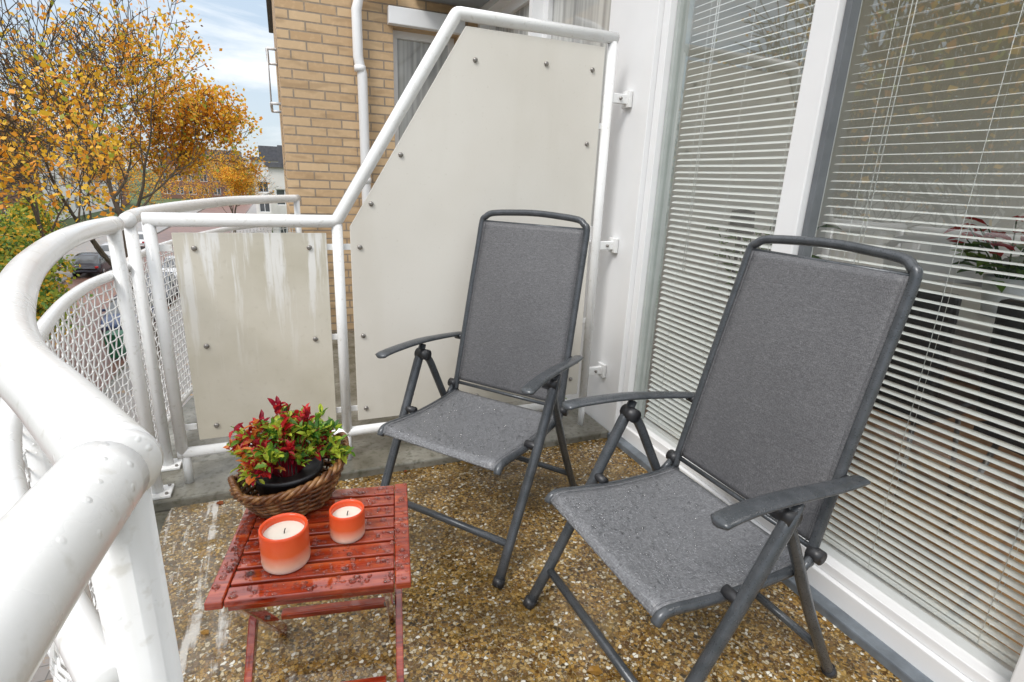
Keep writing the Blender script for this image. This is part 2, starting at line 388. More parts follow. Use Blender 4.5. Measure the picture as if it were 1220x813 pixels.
for x,z in bolts: tube_geo([(x,YP-.0135,z),(x,YP-.012,z),(x,YP-.006,z)],[.004,.009,.010],10,V,F)
mesh_obj('bolts',V,F,M_steel,ps,True)
for x,z in [(-.41,.97),(-.41,.27),(.165,.97),(.165,.6),(.165,.27),(.215,.97),(.215,.27),(1.345,.6),(1.345,1.5)]:
    box('clip',x-.03,x+.03,YP+.004,YP+.010,z-.012,z+.012,M_white,ps,.001)
for z in (.33,.97,1.62):
    box('wall_bracket',1.38,1.47,YP-.012,YP+.012,z-.02,z+.02,M_white,ps,.003)
    box('wall_plate',1.455,1.472,YP-.03,YP+.03,z-.035,z+.035,M_white,ps,.003)
    tube('bracket_bolt',[(1.42,YP-.02,z),(1.42,YP-.01,z)],.007,M_steel,ps,8)

# ------------------------------------------------------------------ facade with sliding doors
door=group('sliding_glass_door')
box('white_column',1.475,1.62,2.10,2.46,.0,2.55,M_frame,door,.004)
box('jamb_step',1.50,1.62,2.055,2.098,.10,2.45,M_frame,door,.003)
box('sill',1.50,1.64,-.8,2.098,.015,.095,M_frame,door,.004)
box('bottom_track',1.515,1.62,-.8,2.053,.096,.13,M_frame,door,.003)
box('mullion_front',1.49,1.535,1.262,1.345,.131,2.45,M_frame,door,.004)
box('mullion_gasket',1.515,1.553,1.240,1.260,.131,2.45,M_grey,door,.002)
box('mullion_core',1.560,1.585,1.262,1.345,.131,2.45,M_frame,door,.002)
box('jamb_gasket',1.53,1.60,2.035,2.053,.131,2.45,M_lgrey,door,.002)
box('jamb_right',1.49,1.60,.36,.45,.131,2.45,M_frame,door,.004)
box('top_frame',1.50,1.64,-.8,2.098,2.452,2.6,M_frame,door,.004)
def pane(y0,y1,x): mesh_obj('glass_pane',[(x,y0,.131),(x,y1,.131),(x,y1,2.45),(x,y0,2.45)],[(0,3,2,1)],M_glass,door)
pane(1.347,2.033,1.547); pane(.452,1.260,1.557); pane(-.8,.358,1.547)
box('wall_above',1.48,1.8,-.8,8.0,2.602,3.3,M_frame,door)
def blind(y0,y1,x,tilt,z0=.15,z1=2.42,pitch=.0255,w=.0272):
    g=group('venetian_blind'); V=[];F=[]; n=int((z1-z0)/pitch)
    for i in range(n):
        z=z0+.02+i*pitch; tt=math.radians(tilt+rnd.uniform(-1.8,1.8)); dz=rnd.uniform(-.0010,.0010); sk=rnd.uniform(-.0012,.0012)
        b=len(V); K=5; ye=rnd.uniform(-.001,.001)
        for j,yy in enumerate((y0,(y0+y1)/2,y1)):
            for k in range(K):
                u=(k/(K-1)-.5)*w; h=.0022*(1-(2*u/w)**2)
                V.append((x+u*math.cos(tt)-h*math.sin(tt),yy+ye,z+dz+sk*(j-1)+u*math.sin(tt)+h*math.cos(tt)-(.0008 if j==1 else 0)))
        for a in range(2):
            for k in range(K-1): F.append((b+a*K+k,b+a*K+k+1,b+(a+1)*K+k+1,b+(a+1)*K+k))
    mesh_obj('slats',V,F,M_slat,g,True)
    V=[];F=[]
    for yy in (y0+.10,(y0+y1)/2,y1-.10):
        for dx in (-w/2-.001,w/2+.001): tube_geo([(x+dx,yy,z0),(x+dx,yy,z1)],.0008,4,V,F)
    for dy in (.14,.152): tube_geo([(x-w/2-.006,y1-dy,.9),(x-w/2-.006,y1-dy,z1)],.0013,5,V,F)
    mesh_obj('cords',V,F,M_slat,g,True)
    box('bottom_bar',x-.013,x+.013,y0,y1,z0-.004,z0+.010,M_slat,g,.002)
    box('headrail',x-.016,x+.016,y0,y1,z1+.002,z1+.026,M_slat,g,.002)
    return g
blind(1.352,2.025,1.61,24)
blind(.46,1.256,1.605,8)
# ------------------------------------------------------------------ room behind the glass
room=group('living_room')
def m_plank():
    t=NT('oak_floor'); g=t.noise(1.0,t.coord((2,30,30)),4); t.set('Base Color',t.ramp(g,[(.3,(.36,.17,.065)),(.7,(.62,.34,.15))])); t.set('Roughness',.3); return t.m
M_plank=m_plank()
M_wall=simple('plaster_wall',(.78,.76,.73),.8,.04,2)
box('wood_floor',1.66,6.5,-2.5,2.6,-.02,.01,M_plank,room)
box('ceiling',1.66,6.5,-2.5,2.6,2.62,2.7,M_wall,room)
box('side_wall',1.66,6.5,2.6,2.7,0.0,2.6,M_wall,room)
box('back_wall_low',6.5,6.6,-2.5,2.7,0.0,.3,M_wall,room)
box('back_wall_pier',6.5,6.6,2.1,2.7,.302,2.7,M_wall,room)
box('light_opening_frame',6.5,6.58,-.7,-.6,.302,2.6,M_frame,room)  # unseen back window opening, added so daylight enters the room
g=group('dining_table')
box('top',2.7,3.9,.75,2.15,.71,.745,simple('white_laminate',(.7,.68,.65),.35,.04),g,.005)
for x,y in ((2.8,.85),(3.8,.85),(2.8,2.05),(3.8,2.05)): box('leg',x-.02,x+.02,y-.02,y+.02,.01,.708,M_black,g,.002)
def dchair(x,y,rz):
    g=group('dining_chair',(x,y,0),rz)
    box('seat',-.23,.23,-.23,.23,.43,.49,M_black,g,.02)
    o=box('backrest',-.25,-.20,-.24,.24,.50,.94,M_black,g,.015); o.rotation_euler=(0,-.12,0)
    for a in (-1,1):
        for b in (-1,1): tube('leg',[(a*.17,b*.17,.43),(a*.22,b*.21,.01)],.010,M_steel,g,8)
dchair(2.35,1.35,math.radians(5)); dchair(2.45,.75,math.radians(-10)); dchair(3.3,.45,math.radians(80))
g=group('sofa'); 
M_sofa=simple('grey_upholstery',(.32,.32,.33),.9,.15,30)
box('base',4.3,5.2,.2,2.4,.08,.42,M_sofa,g,.04); box('back',5.0,5.3,.2,2.4,.43,.85,M_sofa,g,.05); box('arm',4.3,5.2,2.42,2.58,.08,.62,M_sofa,g,.04)

def leaf_mesh(name,items,mats,parent=None,fold=.25):
    V=[];F=[];MI=[]
    for p,d,n,L,W,mi in items:
        d=d.normalized(); s=d.cross(n)
        if s.length<1e-4: s=d.orthogonal()
        s.normalize(); n=s.cross(d); b=len(V)
        V+= [p, p+d*L*.35+s*W*.5+n*W*fold, p+d*L*.75+s*W*.36+n*W*fold*.6, p+d*L-n*L*.12, p+d*L*.75-s*W*.36+n*W*fold*.6, p+d*L*.35-s*W*.5+n*W*fold, p+d*L*.55]
        F+= [(b,b+1,b+6),(b+1,b+2,b+6),(b+2,b+3,b+6),(b+3,b+4,b+6),(b+4,b+5,b+6),(b+5,b,b+6)]; MI+=[mi]*6
    return mesh_obj(name,V,F,mats,parent,False,midx=MI)
def leafmat(name,c,c2=None,rough=.4,thin=True,ns=55):
    t=NT(name); c2=c2 or tuple(x*.6 for x in c)
    oi=t.noise(ns,detail=2); t.set('Base Color',t.ramp(oi,[(.35,c2),(.65,c)])); t.set('Roughness',rough)
    if thin:
        tr=t.n('ShaderNodeBsdfTranslucent'); tr.inputs[0].default_value=(*c,1); mx=t.n('ShaderNodeMixShader'); mx.inputs[0].default_value=.35
        t.l(t.b.outputs[0],mx.inputs[1]); t.l(tr.outputs[0],mx.inputs[2]); t.l(mx.outputs[0],t.o.inputs[0])
    return t.m
LG=leafmat('leaf_green',(.17,.36,.035)); LD=leafmat('leaf_dark_green',(.06,.17,.025)); LY=leafmat('leaf_lime',(.50,.60,.06))
LR=leafmat('leaf_red',(.62,.025,.03)); LC=leafmat('leaf_crimson',(.38,.012,.035)); LO=leafmat('leaf_orange',(.75,.22,.04))
def rv(r=rnd):
    while True:
        v=Vector((r.uniform(-1,1),r.uniform(-1,1),r.uniform(-1,1)))
        if .05<v.length<1: return v.normalized()
def houseplant(x,y,z0,h,flower=False):
    g=group('houseplant' if not flower else 'flower_bouquet',(x,y,z0))
    lathe('pot',[(0.0,0),(.06,0),(.09,.18),(.08,.18),(.07,.12),(0,.12)],M_black if not flower else M_frame,g,20)
    V=[];F=[];it=[]
    for i in range(20):
        a=rnd.uniform(0,6.28); r=rnd.uniform(.08,.24); top=Vector((r*math.cos(a),r*math.sin(a),h*rnd.uniform(.7,1.1)))
        tube_geo([(0,0,.12),top*.5+Vector((0,0,.08)),top],.003,5,V,F)
        for k in range(5):
            p=top*(1-.12*k); it.append((p,Vector((math.cos(a+rnd.uniform(-1.5,1.5)),math.sin(a+rnd.uniform(-1.5,1.5)),rnd.uniform(-.2,.5))),Vector((0,0,1)),.10,.05,rnd.choice([0,1]) if not(flower and k<2) else 2))
    mesh_obj('stems',V,F,LD,g); leaf_mesh('leaves',it,[LG,LD,LR],g)
houseplant(2.15,1.98,.5,.62); 
g=group('plant_stand',(2.15,1.98,0)); lathe('pedestal',[(0,.01),(.12,.01),(.10,.03),(.03,.06),(.03,.42),(.11,.47),(.11,.498),(0,.498)],M_black,g,20)
houseplant(3.0,1.38,.746,.46,True)
g=group('floor_lamp',(1.95,1.95,0)); lathe('base',[(0,.01),(.11,.01),(.11,.03),(0,.035)],M_black,g,20); tube('pole',[(0,0,.03),(0,0,1.05)],.008,M_black,g,8)
lathe('shade',[(.02,1.05),(.06,1.06),(.05,1.16),(.0,1.17)],M_black,g,16)

# ------------------------------------------------------------------ folding chairs
def folding_chair(x,y,ang,seed):
    a=math.radians(ang); fx,fy=math.cos(a),math.sin(a)
    g=group('folding_garden_chair',(x,y,0))
    g.matrix_world=Matrix(((fy,fx,0,x),(-fx,fy,0,y),(0,0,1,0),(0,0,0,1)))
    hw=.233
    def grid(name,prof,hws,sag,mat,nx=12):
        V=[];F=[]; P=catmull([(0,p[0],p[1]) for p in prof],5); n=len(P)
        for i,p in enumerate(P):
            t=P[min(i+1,n-1)]-P[max(i-1,0)]; nn=Vector((0,-t.z,t.y)).normalized()
            w=hws[0]+(hws[1]-hws[0])*i/(n-1)
            for k in range(nx+1):
                s=k/nx*2-1; V.append(Vector((s*w,p.y,p.z))-nn*(sag*(1-s*s)*math.sin(math.pi*min(1,max(0,(i+1)/(n+1))))) )
        for i in range(n-1):
            for k in range(nx): F.append((i*(nx+1)+k,i*(nx+1)+k+1,(i+1)*(nx+1)+k+1,(i+1)*(nx+1)+k))
        o=mesh_obj(name,V,F,mat,g,True); md=o.modifiers.new('th','SOLIDIFY'); md.thickness=.003; md.offset=0
    seat=[(-.440,.406),(-.36,.398),(-.22,.396),(-.10,.405),(-.03,.413),(-.003,.408),(.010,.390)]
    back=[(-.452,.450),(-.470,.53),(-.505,.68),(-.548,.86),(-.583,1.0),(-.603,1.088)]
    grid('seat_sling',seat,(hw,hw),.010,M_fabw)
    grid('back_sling',back,(hw+.002,.222),.014,M_fab)
    for s in (-1,1):
        tube('seat_rail',[(s*(hw+.004),q[0],q[1]-.009) for q in [(-.455,.41)]+seat],.0125,M_alu,g,10,cm=4)
        tube('sling_hem',[(s*(hw-.012),q[0],q[1]+.001) for q in seat],.0022,M_fabw,g,6,cm=3)
        tube('back_hem',[(s*(hw-.012-.012*i/5),b[0]+.003,b[1]) for i,b in enumerate(back)],.0018,M_fab,g,6,cm=3)
    tube('seat_front_bar',[(-hw,-.012,.385),(hw,-.012,.385)],.009,M_alu,g,8)
    L=[(hw+.006,-.448,.405)]+[(hw+.005-.011*i/5,b[0]-.004,b[1]) for i,b in enumerate(back)]
    side=[Vector(p) for p in L]
    arch=[Vector((.214,-.611,1.106)),Vector((.185,-.618,1.122)),Vector((.085,-.626,1.130)),Vector((0,-.629,1.133))]
    hoop=side+arch; hoop=hoop+[Vector((-p.x,p.y,p.z)) for p in reversed(hoop[:-1])]
    tube('back_frame',hoop,.0125,M_alu,g,10,cm=4)
    tube('back_lower_bar',[(-hw,-.455,.436),(hw,-.455,.436)],.007,M_alu,g,8)
    tube('back_upper_bar',[(-.222,-.607,1.088),(.222,-.607,1.088)],.006,M_alu,g,8)
    for s in (-1,1):
        sx=s*.286
        arm=[(sx+s*.004,-.052,.640),(sx+s*.004,-.078,.648),(sx,-.16,.652),(sx-s*.002,-.28,.649),(sx-s*.008,-.42,.636),(sx-s*.018,-.515,.626),(sx-s*.02,-.53,.624)]
        P=catmull(arm,4); n=len(P); rr=[]
        for i in range(n):
            t=i/(n-1); w=.0245*min(1,(.35+t*9))*min(1,.75+(1-t)*.5)*min(1,(1-t)*12+.45); rr.append(w)
        tube('armrest',P,rr,M_alu,g,14,flat=(1,.38))
        fl=[(sx,-.292,.632),(sx,-.262,.572),(sx*.985,-.17,.385),(s*.272,-.03,.115),(s*.270,.035,.0)]
        tube('front_leg',fl,[.013,.0175,.0165,.016,.0165],M_alu,g,12,cm=0)
        tube('front_foot',[(s*.2705,.024,.022),(s*.270,.036,-.0)],.0195,M_black,g,12)
        rl=[(s*.262,-.262,.60),(s*.262,-.30,.57),(s*.262,-.36,.46),(s*.261,-.46,.27),(s*.26,-.56,.10),(s*.258,-.625,.0)]
        tube('rear_leg',rl,.0145,M_alu,g,10,cm=4)
        tube('rear_foot',[(s*.2585,-.61,.024),(s*.258,-.626,0)],.0185,M_black,g,10)
        tube('hinge_hub',[(sx+s*.012,-.275,.598),(s*.247,-.275,.598)],.021,M_black,g,14)
        tube('seat_hub',[(sx+s*.006,-.180,.405),(s*.236,-.180,.405)],.014,M_black,g,12)
        tube('link_bar',[(s*.249,-.448,.43),(s*.249,-.40,.385)],.010,M_alu,g,8)
        tube('back_hub',[(s*.268,-.449,.43),(s*.235,-.449,.43)],.018,M_black,g,12)
        tube('arm_hub',[(s*.275,-.498,.620),(s*.236,-.498,.620)],.012,M_black,g,10)
    tube('front_crossbar',[(-.272,-.030,.115),(.272,-.030,.115)],.0125,M_alu,g,10)
    tube('rear_crossbar',[(-.26,-.55,.115),(.26,-.55,.115)],.0115,M_alu,g,10)
    def sd(r):
        yy=-.44+.44*r.random()**.6; xx=r.uniform(-.21,.21)
        zz=.400 if yy<-.2 else .396+(yy+.2)*.085
        k=1-(xx/.233)**2
        return (xx,yy,zz-.010*k*math.sin(math.pi*min(1,max(0,(yy+.44)/.45)))+.0012)
    drops(g,sd,1000,.0012,.0042,seed)
    return g
folding_chair(.409,1.562,-141.5,3)
folding_chair(.654,.95,-177.7,4)

# ------------------------------------------------------------------ side table
tb=group('folding_side_table',(.03,1.168,0),math.radians(-10.4))
h=.436; tw=.2; td=.194
for s in (-1,1):
    box('side_rail',*(sorted((s*tw,s*(tw-.034)))),-td,td,h-.018,h,M_wood,tb,.003)
n=8; gap=.008; sw=(2*td-.004-gap*(n-1))/n
for i in range(n):
    y0=-td+.002+i*(sw+gap); o=box('slat_%d'%(i+1),-tw+.035,tw-.035,y0,y0+sw,h-.017,h-.002+rnd.uniform(-.0006,.0006),M_wood,tb,.0025); o.rotation_euler=(rnd.uniform(-.012,.012),0,0)
for y in (-td+.03,td-.03): box('batten',-tw+.036,tw-.036,y-.012,y+.012,h-.040,h-.0185,M_wood,tb,.002)
for s in (-1,1):
    for k,(ya,yb,off) in enumerate(((-td+.03,td-.02,.050),(td-.03,-td+.02,.028))):
        xx=s*(tw-off); L=math.hypot(yb-ya,h-.03)
        o=box('leg',-.009,.009,-.0145,.0145,-L/2,L/2,M_wood,tb,.003)
        o.location=(xx,(ya+yb)/2,(h-.024)/2); o.rotation_euler=(math.atan2((yb-ya),(h-.03)),0,0)
box('stretcher_front',-tw+.06,tw-.06,-td+.052,-td+.078,.09,.108,M_wood,tb,.003)
box('stretcher_back',-tw+.06,tw-.06,td-.078,td-.052,.09,.108,M_wood,tb,.003)
box('stretcher_top',-tw+.06,tw-.06,-td+.075,-td+.095,.345,.362,M_wood,tb,.003)
tube('pivot',[(-tw+.02,.0,.21),(-tw+.065,.0,.21)],.005,M_steel,tb,8); tube('pivot',[(tw-.02,.0,.21),(tw-.065,.0,.21)],.005,M_steel,tb,8)
def tdrop(r):
    x=r.uniform(-tw+.006,tw-.006); y=r.uniform(-td+.006,td-.006)
    if abs(x)>tw-.034: return (x,y,h)
    u=(y+td-.002)%(sw+gap)
    return (x,y,h-.002) if .005<u<sw-.005 else None
drops(tb,tdrop,1300,.0016,.0075,9)

def m_candle():
    t=NT('candle_holder_ombre'); s=t.n('ShaderNodeSeparateXYZ'); t.l(t.tc.outputs['Generated'],s.inputs[0])
    zz=t.math('ADD',s.outputs[2],t.math('MULTIPLY',t.math('SUBTRACT',t.noise(30),.5),.12))
    t.set('Base Color',t.ramp(zz,[(0.0,(.80,.68,.60)),(.22,(.80,.45,.32)),(.5,(.74,.13,.04)),(1,(.70,.075,.018))])); t.set('Roughness',.22); return t.m
M_can=m_candle(); M_wax=simple('candle_wax',(.70,.67,.58),.45,.03,20)
def candle(x,y,r,hh):
    g=group('candle_holder',(x,y,h-.001))
    lathe('holder',[(0,0),(r*.9,0),(r*.97,.004),(r,.012),(r,hh-.006),(r*.985,hh),(r*.94,hh+.001),(r*.86,hh-.002),(r*.84,hh-.008),(r*.84,hh-.02)],M_can,g,40)
    lathe('wax',[(r*.845,hh-.016),(r*.6,hh-.019),(r*.2,hh-.018),(0.0,hh-.018)],M_wax,g,32)
    tube('wick',[(0,0,hh-.019),(.001,0,hh-.012),(.003,.001,hh-.007)],.0012,M_black,g,6)
candle(-.05,1.095,.050,.088); candle(.085,1.145,.040,.070)

_t=NT('wicker')
_t.set('Base Color',_t.ramp(_t.noise(38,detail=4),[(.3,(.05,.016,.006)),(.5,(.17,.068,.022)),(.7,(.38,.20,.075))])); _t.set('Roughness',.28); _t.bump(_t.noise(250),.3,.002); M_wick=_t.m
bk=group('wicker_basket',(-.030,1.325,h),math.radians(12))
V=[];F=[]; rows=12; NS=22
def brad(t): return .078+ .046*t**.8
def rimz(a,t): return t*(.092+.026*math.cos(a)*1.0)
for r_ in range(rows):
    t=(r_+.5)/rows; P=[]
    for k in range(NS*6):
        a=2*math.pi*k/(NS*6); rr=brad(t)+.0046*math.sin(NS/2*a+math.pi*r_)
        P.append((rr*1.06*math.cos(a),rr*.92*math.sin(a),.004+rimz(a,t)))
    tube_geo(P,.0047,6,V,F,closed=True)
mesh_obj('weave',V,F,M_wick,bk,True)
V=[];F=[]
for k in range(NS):
    a=2*math.pi*(k+.5)/NS; tube_geo([(brad(t)*1.06*math.cos(a),brad(t)*.92*math.sin(a),.004+rimz(a,t)) for t in (0,.3,.6,1)],.003,5,V,F)
for ph in (0,2.1,4.2):
    P=[]
    for k in range(150):
        a=2*math.pi*k/150; tw_=ph+a*13; rr=brad(1)+.0062*math.cos(tw_); P.append((rr*1.06*math.cos(a),rr*.92*math.sin(a),.006+rimz(a,1)+.0062*math.sin(tw_)))
    tube_geo(P,.0055,6,V,F,closed=True)
mesh_obj('stakes_and_rim',V,F,M_wick,bk,True)
V=[];F=[]
for a0 in (0,math.pi):
    for ph in (0,2.1,4.2):
        P=[]
        for k in range(41):
            u=k/40; a=a0+(u-.5)*.9; up_=.028*math.sin(math.pi*u); rr=brad(1)+.004+.004*math.cos(ph+u*30); P.append((rr*1.06*math.cos(a),rr*.92*math.sin(a),.008+rimz(a,1)+up_+.004*math.sin(ph+u*30)))
        tube_geo(P,.0042,6,V,F)
mesh_obj('handles',V,F,M_wick,bk,True)
lathe('bottom',[(0,.003),(.076,.003)],M_wick,bk,24)
pp=group('potted_plant',(-.040,1.325,h+.006))
lathe('pot',[(0,0),(.060,0),(.082,.088),(.087,.090),(.087,.100),(.079,.100),(.075,.085),(0,.085)],M_black,pp,32)
it=[];V=[];F=[]
for i in range(92):
    a=rnd.uniform(0,6.283); el=rnd.uniform(.12,1.45)
    R_=rnd.uniform(.55,1.12)
    tip=Vector((math.cos(a)*math.cos(el)*.140*R_,math.sin(a)*math.cos(el)*.120*R_,.098+math.sin(el)*.145*R_))
    b0=Vector((math.cos(a)*.03,math.sin(a)*.03,.085)); mid=b0.lerp(tip,.5)+Vector((0,0,.03))
    P=catmull([b0,mid,tip],5); tube_geo(P,.0011,4,V,F,cap=False)
    kind=rnd.random(); left=tip.x<-.05
    if left: pal=[3,4,5,3,0,2,5] if kind<.6 else [0,2,2]
    else: pal=[0,2,2,0,2,1] if kind<.70 else ([3,4,2,5] if kind<.88 else [3,4,3])
    for j,p in enumerate(P[3:]):
        for q in range(1 if j<4 else 3):
            d=rv()*.9+(tip-b0).normalized()*.7; d.z+=.1
            L=rnd.uniform(.016,.034); it.append((p+rv()*.006,d,Vector((0,0,1))+rv()*.6,L,L*.44,rnd.choice(pal)))
mesh_obj('stems',V,F,LC,pp); leaf_mesh('leaves',it,[LG,LD,LY,LR,LC,LO],pp)
it=[]
for x,y,L in ((.70,.93,.045),(.76,.97,.03),(1.36,1.75,.03),(.1,2.06,.03),(-.3,2.09,.035),(.62,2.18,.04),(.95,2.09,.03),(-.28,1.42,.028),(1.1,2.2,.035),(.42,2.12,.02),(.33,.86,.018)):
    it.append((Vector((x,y,.004 if y<2.13 else .039)),Vector((rnd.uniform(-1,1),rnd.uniform(-1,1),.05)),Vector((0,0,1)),L,L*.7,rnd.choice([0,1,2])))
leaf_mesh('fallen_leaves',it,[leafmat('leaf_wet_brown',(.20,.06,.02)),leafmat('leaf_wet_ochre',(.42,.22,.04)),leafmat('leaf_wet_russet',(.32,.08,.02))],None,.15)

# ------------------------------------------------------------------ neighbouring brick wing
def wall(name,u0,u1,v0,v1,openings,fn,mat,parent,th=.12,framemat=None,glassmat=None,fr=.05):
    us=sorted({u0,u1,*[o[0] for o in openings],*[o[1] for o in openings]}); vs=sorted({v0,v1,*[o[2] for o in openings],*[o[3] for o in openings]})
    V=[];F=[];MI=[]
    def q(a,b,c,d,mi): 
        k=len(V); V.extend([a,b,c,d]); F.append((k,k+1,k+2,k+3)); MI.append(mi)
    for i in range(len(us)-1):
        for j in range(len(vs)-1):
            um=(us[i]+us[i+1])/2; vm=(vs[j]+vs[j+1])/2
            if any(o[0]<um<o[1] and o[2]<vm<o[3] for o in openings): continue
            q(fn(us[i],vs[j],0),fn(us[i+1],vs[j],0),fn(us[i+1],vs[j+1],0),fn(us[i],vs[j+1],0),0)
    for a,b,c,d in openings:
        q(fn(a,c,0),fn(b,c,0),fn(b,c,th),fn(a,c,th),0);q(fn(a,d,0),fn(b,d,0),fn(b,d,th),fn(a,d,th),0)
        q(fn(a,c,0),fn(a,d,0),fn(a,d,th),fn(a,c,th),0);q(fn(b,c,0),fn(b,d,0),fn(b,d,th),fn(b,c,th),0)
        D=th*.75
        def ring(a,b,c,d,w,D):
            for (p,r,s,t) in ((a,b,c,c+w),(a,b,d-w,d),(a,a+w,c+w,d-w),(b-w,b,c+w,d-w)):
                q(fn(p,s,D),fn(r,s,D),fn(r,t,D),fn(p,t,D),1)
                q(fn(p,s,D),fn(r,s,D),fn(r,s,D+.04),fn(p,s,D+.04),1); q(fn(p,t,D),fn(r,t,D),fn(r,t,D+.04),fn(p,t,D+.04),1)
                q(fn(p,s,D),fn(p,t,D),fn(p,t,D+.04),fn(p,s,D+.04),1); q(fn(r,s,D),fn(r,t,D),fn(r,t,D+.04),fn(r,s,D+.04),1)
        ring(a,b,c,d,fr,D)
        if b-a>1.1: ring((a+b)/2-fr/2,(a+b)/2+fr/2,c+fr,d-fr,fr*.49,D+.003)
        q(fn(a,c,D+.03),fn(b,c,D+.03),fn(b,d,D+.03),fn(a,d,D+.03),2)
    return mesh_obj(name,V,F,[mat,framemat or M_frame,glassmat or M_dglass],parent,False,midx=MI)
bh=group('brick_house'); YB=4.5; XL=.04; GZ=-6.2; TOP=3.15
def m_curtained():
    t=NT('curtained_window')
    w_=t.noise(1.0,t.coord((26,26,.6)),2); t.set('Base Color',t.ramp(w_,[(.35,(.30,.30,.29)),(.65,(.55,.55,.52))])); t.set('Roughness',.05); t.set('Specular IOR Level',.8); return t.m
M_cglass=m_curtained()
wall('wing_front_wall',XL,1.5,GZ,TOP,[(.84,1.34,.9,2.30),(.6,1.2,-2.6,-1.2),(.6,1.2,-5.4,-4)],lambda u,v,d:(u,YB+d,v),M_brick,bh,.14,glassmat=M_cglass)
wall('wing_side_wall',YB,9.5,GZ,TOP,[(5.6,6.8,.9,2.3),(5.6,6.8,-2.2,-.6)],lambda u,v,d:(XL+d,u,v),M_brick,bh,.12)
box('low_cut_roof',XL-.06,8,YB-.06,9.55,TOP+.002,TOP+.18,simple('bitumen_roof',(.08,.08,.085),.7,.2,5),bh,.01)  # roof out of view, wing cut low so sky reflects in floor and table
box('shutter_box',.80,1.38,YB-.06,YB+.02,2.305,2.42,M_frame,bh,.005)
box('window_sill',.80,1.38,YB-.06,YB+.02,.84,.895,M_conc,bh,.005)
wall('neighbour_facade',2.47,4.5,-.0,2.6,[(2.52,3.45,.95,2.45),(3.5,4.45,.1,2.45)],lambda u,v,d:(1.5+d,u,v),M_frame,bh,.10,glassmat=M_cglass,fr=.07)
wall('lower_facade',-6,4.5,GZ,-.23,[(0,1.6,-5.8,-3.6),(2,3.6,-2.6,-.9)],lambda u,v,d:(1.48+d,u,v),M_brick,bh,.12)
box('soffit',1.0,1.52,3.9,4.49,2.50,2.56,simple('bluegrey_paint',(.30,.33,.36),.5,.06),bh,.004)
V=[];F=[]
for z in (1.84,2.30): tube_geo([(XL-.08,5.9,z),(XL-.08,6.7,z)],.013,8,V,F)
for z in (1.84,2.30):
    for y in (5.9,6.7): tube_geo([(XL-.08,y,z),(XL+.01,y,z)],.013,8,V,F)
for k in range(9): tube_geo([(XL-.08,5.9+k*.1,1.84),(XL-.08,5.9+k*.1,2.30)],.006,6,V,F)
mesh_obj('french_balcony',V,F,M_frame,bh,True)
tube('drainpipe',[(.60,YB-.06,GZ),(.60,YB-.06,1.95),(.585,YB-.06,2.0),(.575,YB-.06,2.06),(.575,YB-.06,2.36),(.60,YB-.06,2.45),(.72,YB-.06,2.50),(.9,YB-.06,2.52)],.036,M_frame,bh,16)
for z in (1.2,1.98,.2,-2): tube('pipe_clamp',[(.60 if z<1.9 else .585,YB-.06,z-.02),(.60 if z<1.9 else .585,YB-.06,z+.02)],.041,M_frame,bh,16)

# ------------------------------------------------------------------ street level
M_grass=simple('grass',(.07,.10,.03),.9,.4,3,bump=.4,bs=20)
mesh_obj('ground',[(-900,-900,GZ-.15),(900,-900,GZ-.15),(900,900,GZ-.15),(-900,900,GZ-.15)],[(0,1,2,3)],M_grass)
def m_flat_brick(name,c1,c2,mo,bw,rh):
    t=NT(name); b=t.n('ShaderNodeTexBrick'); t.l(t.tc.outputs['Object'],b.inputs['Vector']); b.inputs['Scale'].default_value=1; b.inputs['Brick Width'].default_value=bw; b.inputs['Row Height'].default_value=rh; b.inputs['Mortar Size'].default_value=.01
    b.inputs['Color1'].default_value=(*c1,1); b.inputs['Color2'].default_value=(*c2,1); b.inputs['Mortar'].default_value=(*mo,1)
    c=t.mix(t.ramp(t.noise(.5,detail=5),[(.4,0.0),(.7,.5)]),b.outputs['Color'],tuple(x*.55 for x in c1))
    lv=t.noise(2.2,detail=6,rough=.7); c=t.mix(t.ramp(lv,[(.58,0.0),(.66,.8)]),c,(.42,.22,.05))
    t.set('Base Color',c); t.set('Roughness',.4); return t.m
M_road=m_flat_brick('clinker_road',(.26,.13,.10),(.19,.095,.07),(.11,.095,.08),.4,.2)
M_pave=m_flat_brick('paving_slabs',(.32,.29,.27),(.25,.23,.21),(.14,.13,.12),.6,.3)
def sheet(name,x0,x1,y0,y1,z,mat): return mesh_obj(name,[(x0,y0,0),(x1,y0,0),(x1,y1,0),(x0,y1,0)],[(0,1,2,3)],mat,loc=(0,0,z))
sheet('road',-13.5,-6.0,-60,160,GZ-.10,M_road)
box('pavement',-6.0,-1.6,-60,160,GZ-.13,GZ+.02,M_pave)
box('pavement',-18,-13.5,-60,160,GZ-.13,GZ+.02,M_pave)
for x in (-6.12,-13.5): box('kerb',x,x+.12,-60,160,GZ-.13,GZ+.025,M_conc)
M_tail=simple('tail_red',(.4,.02,.02),.2)
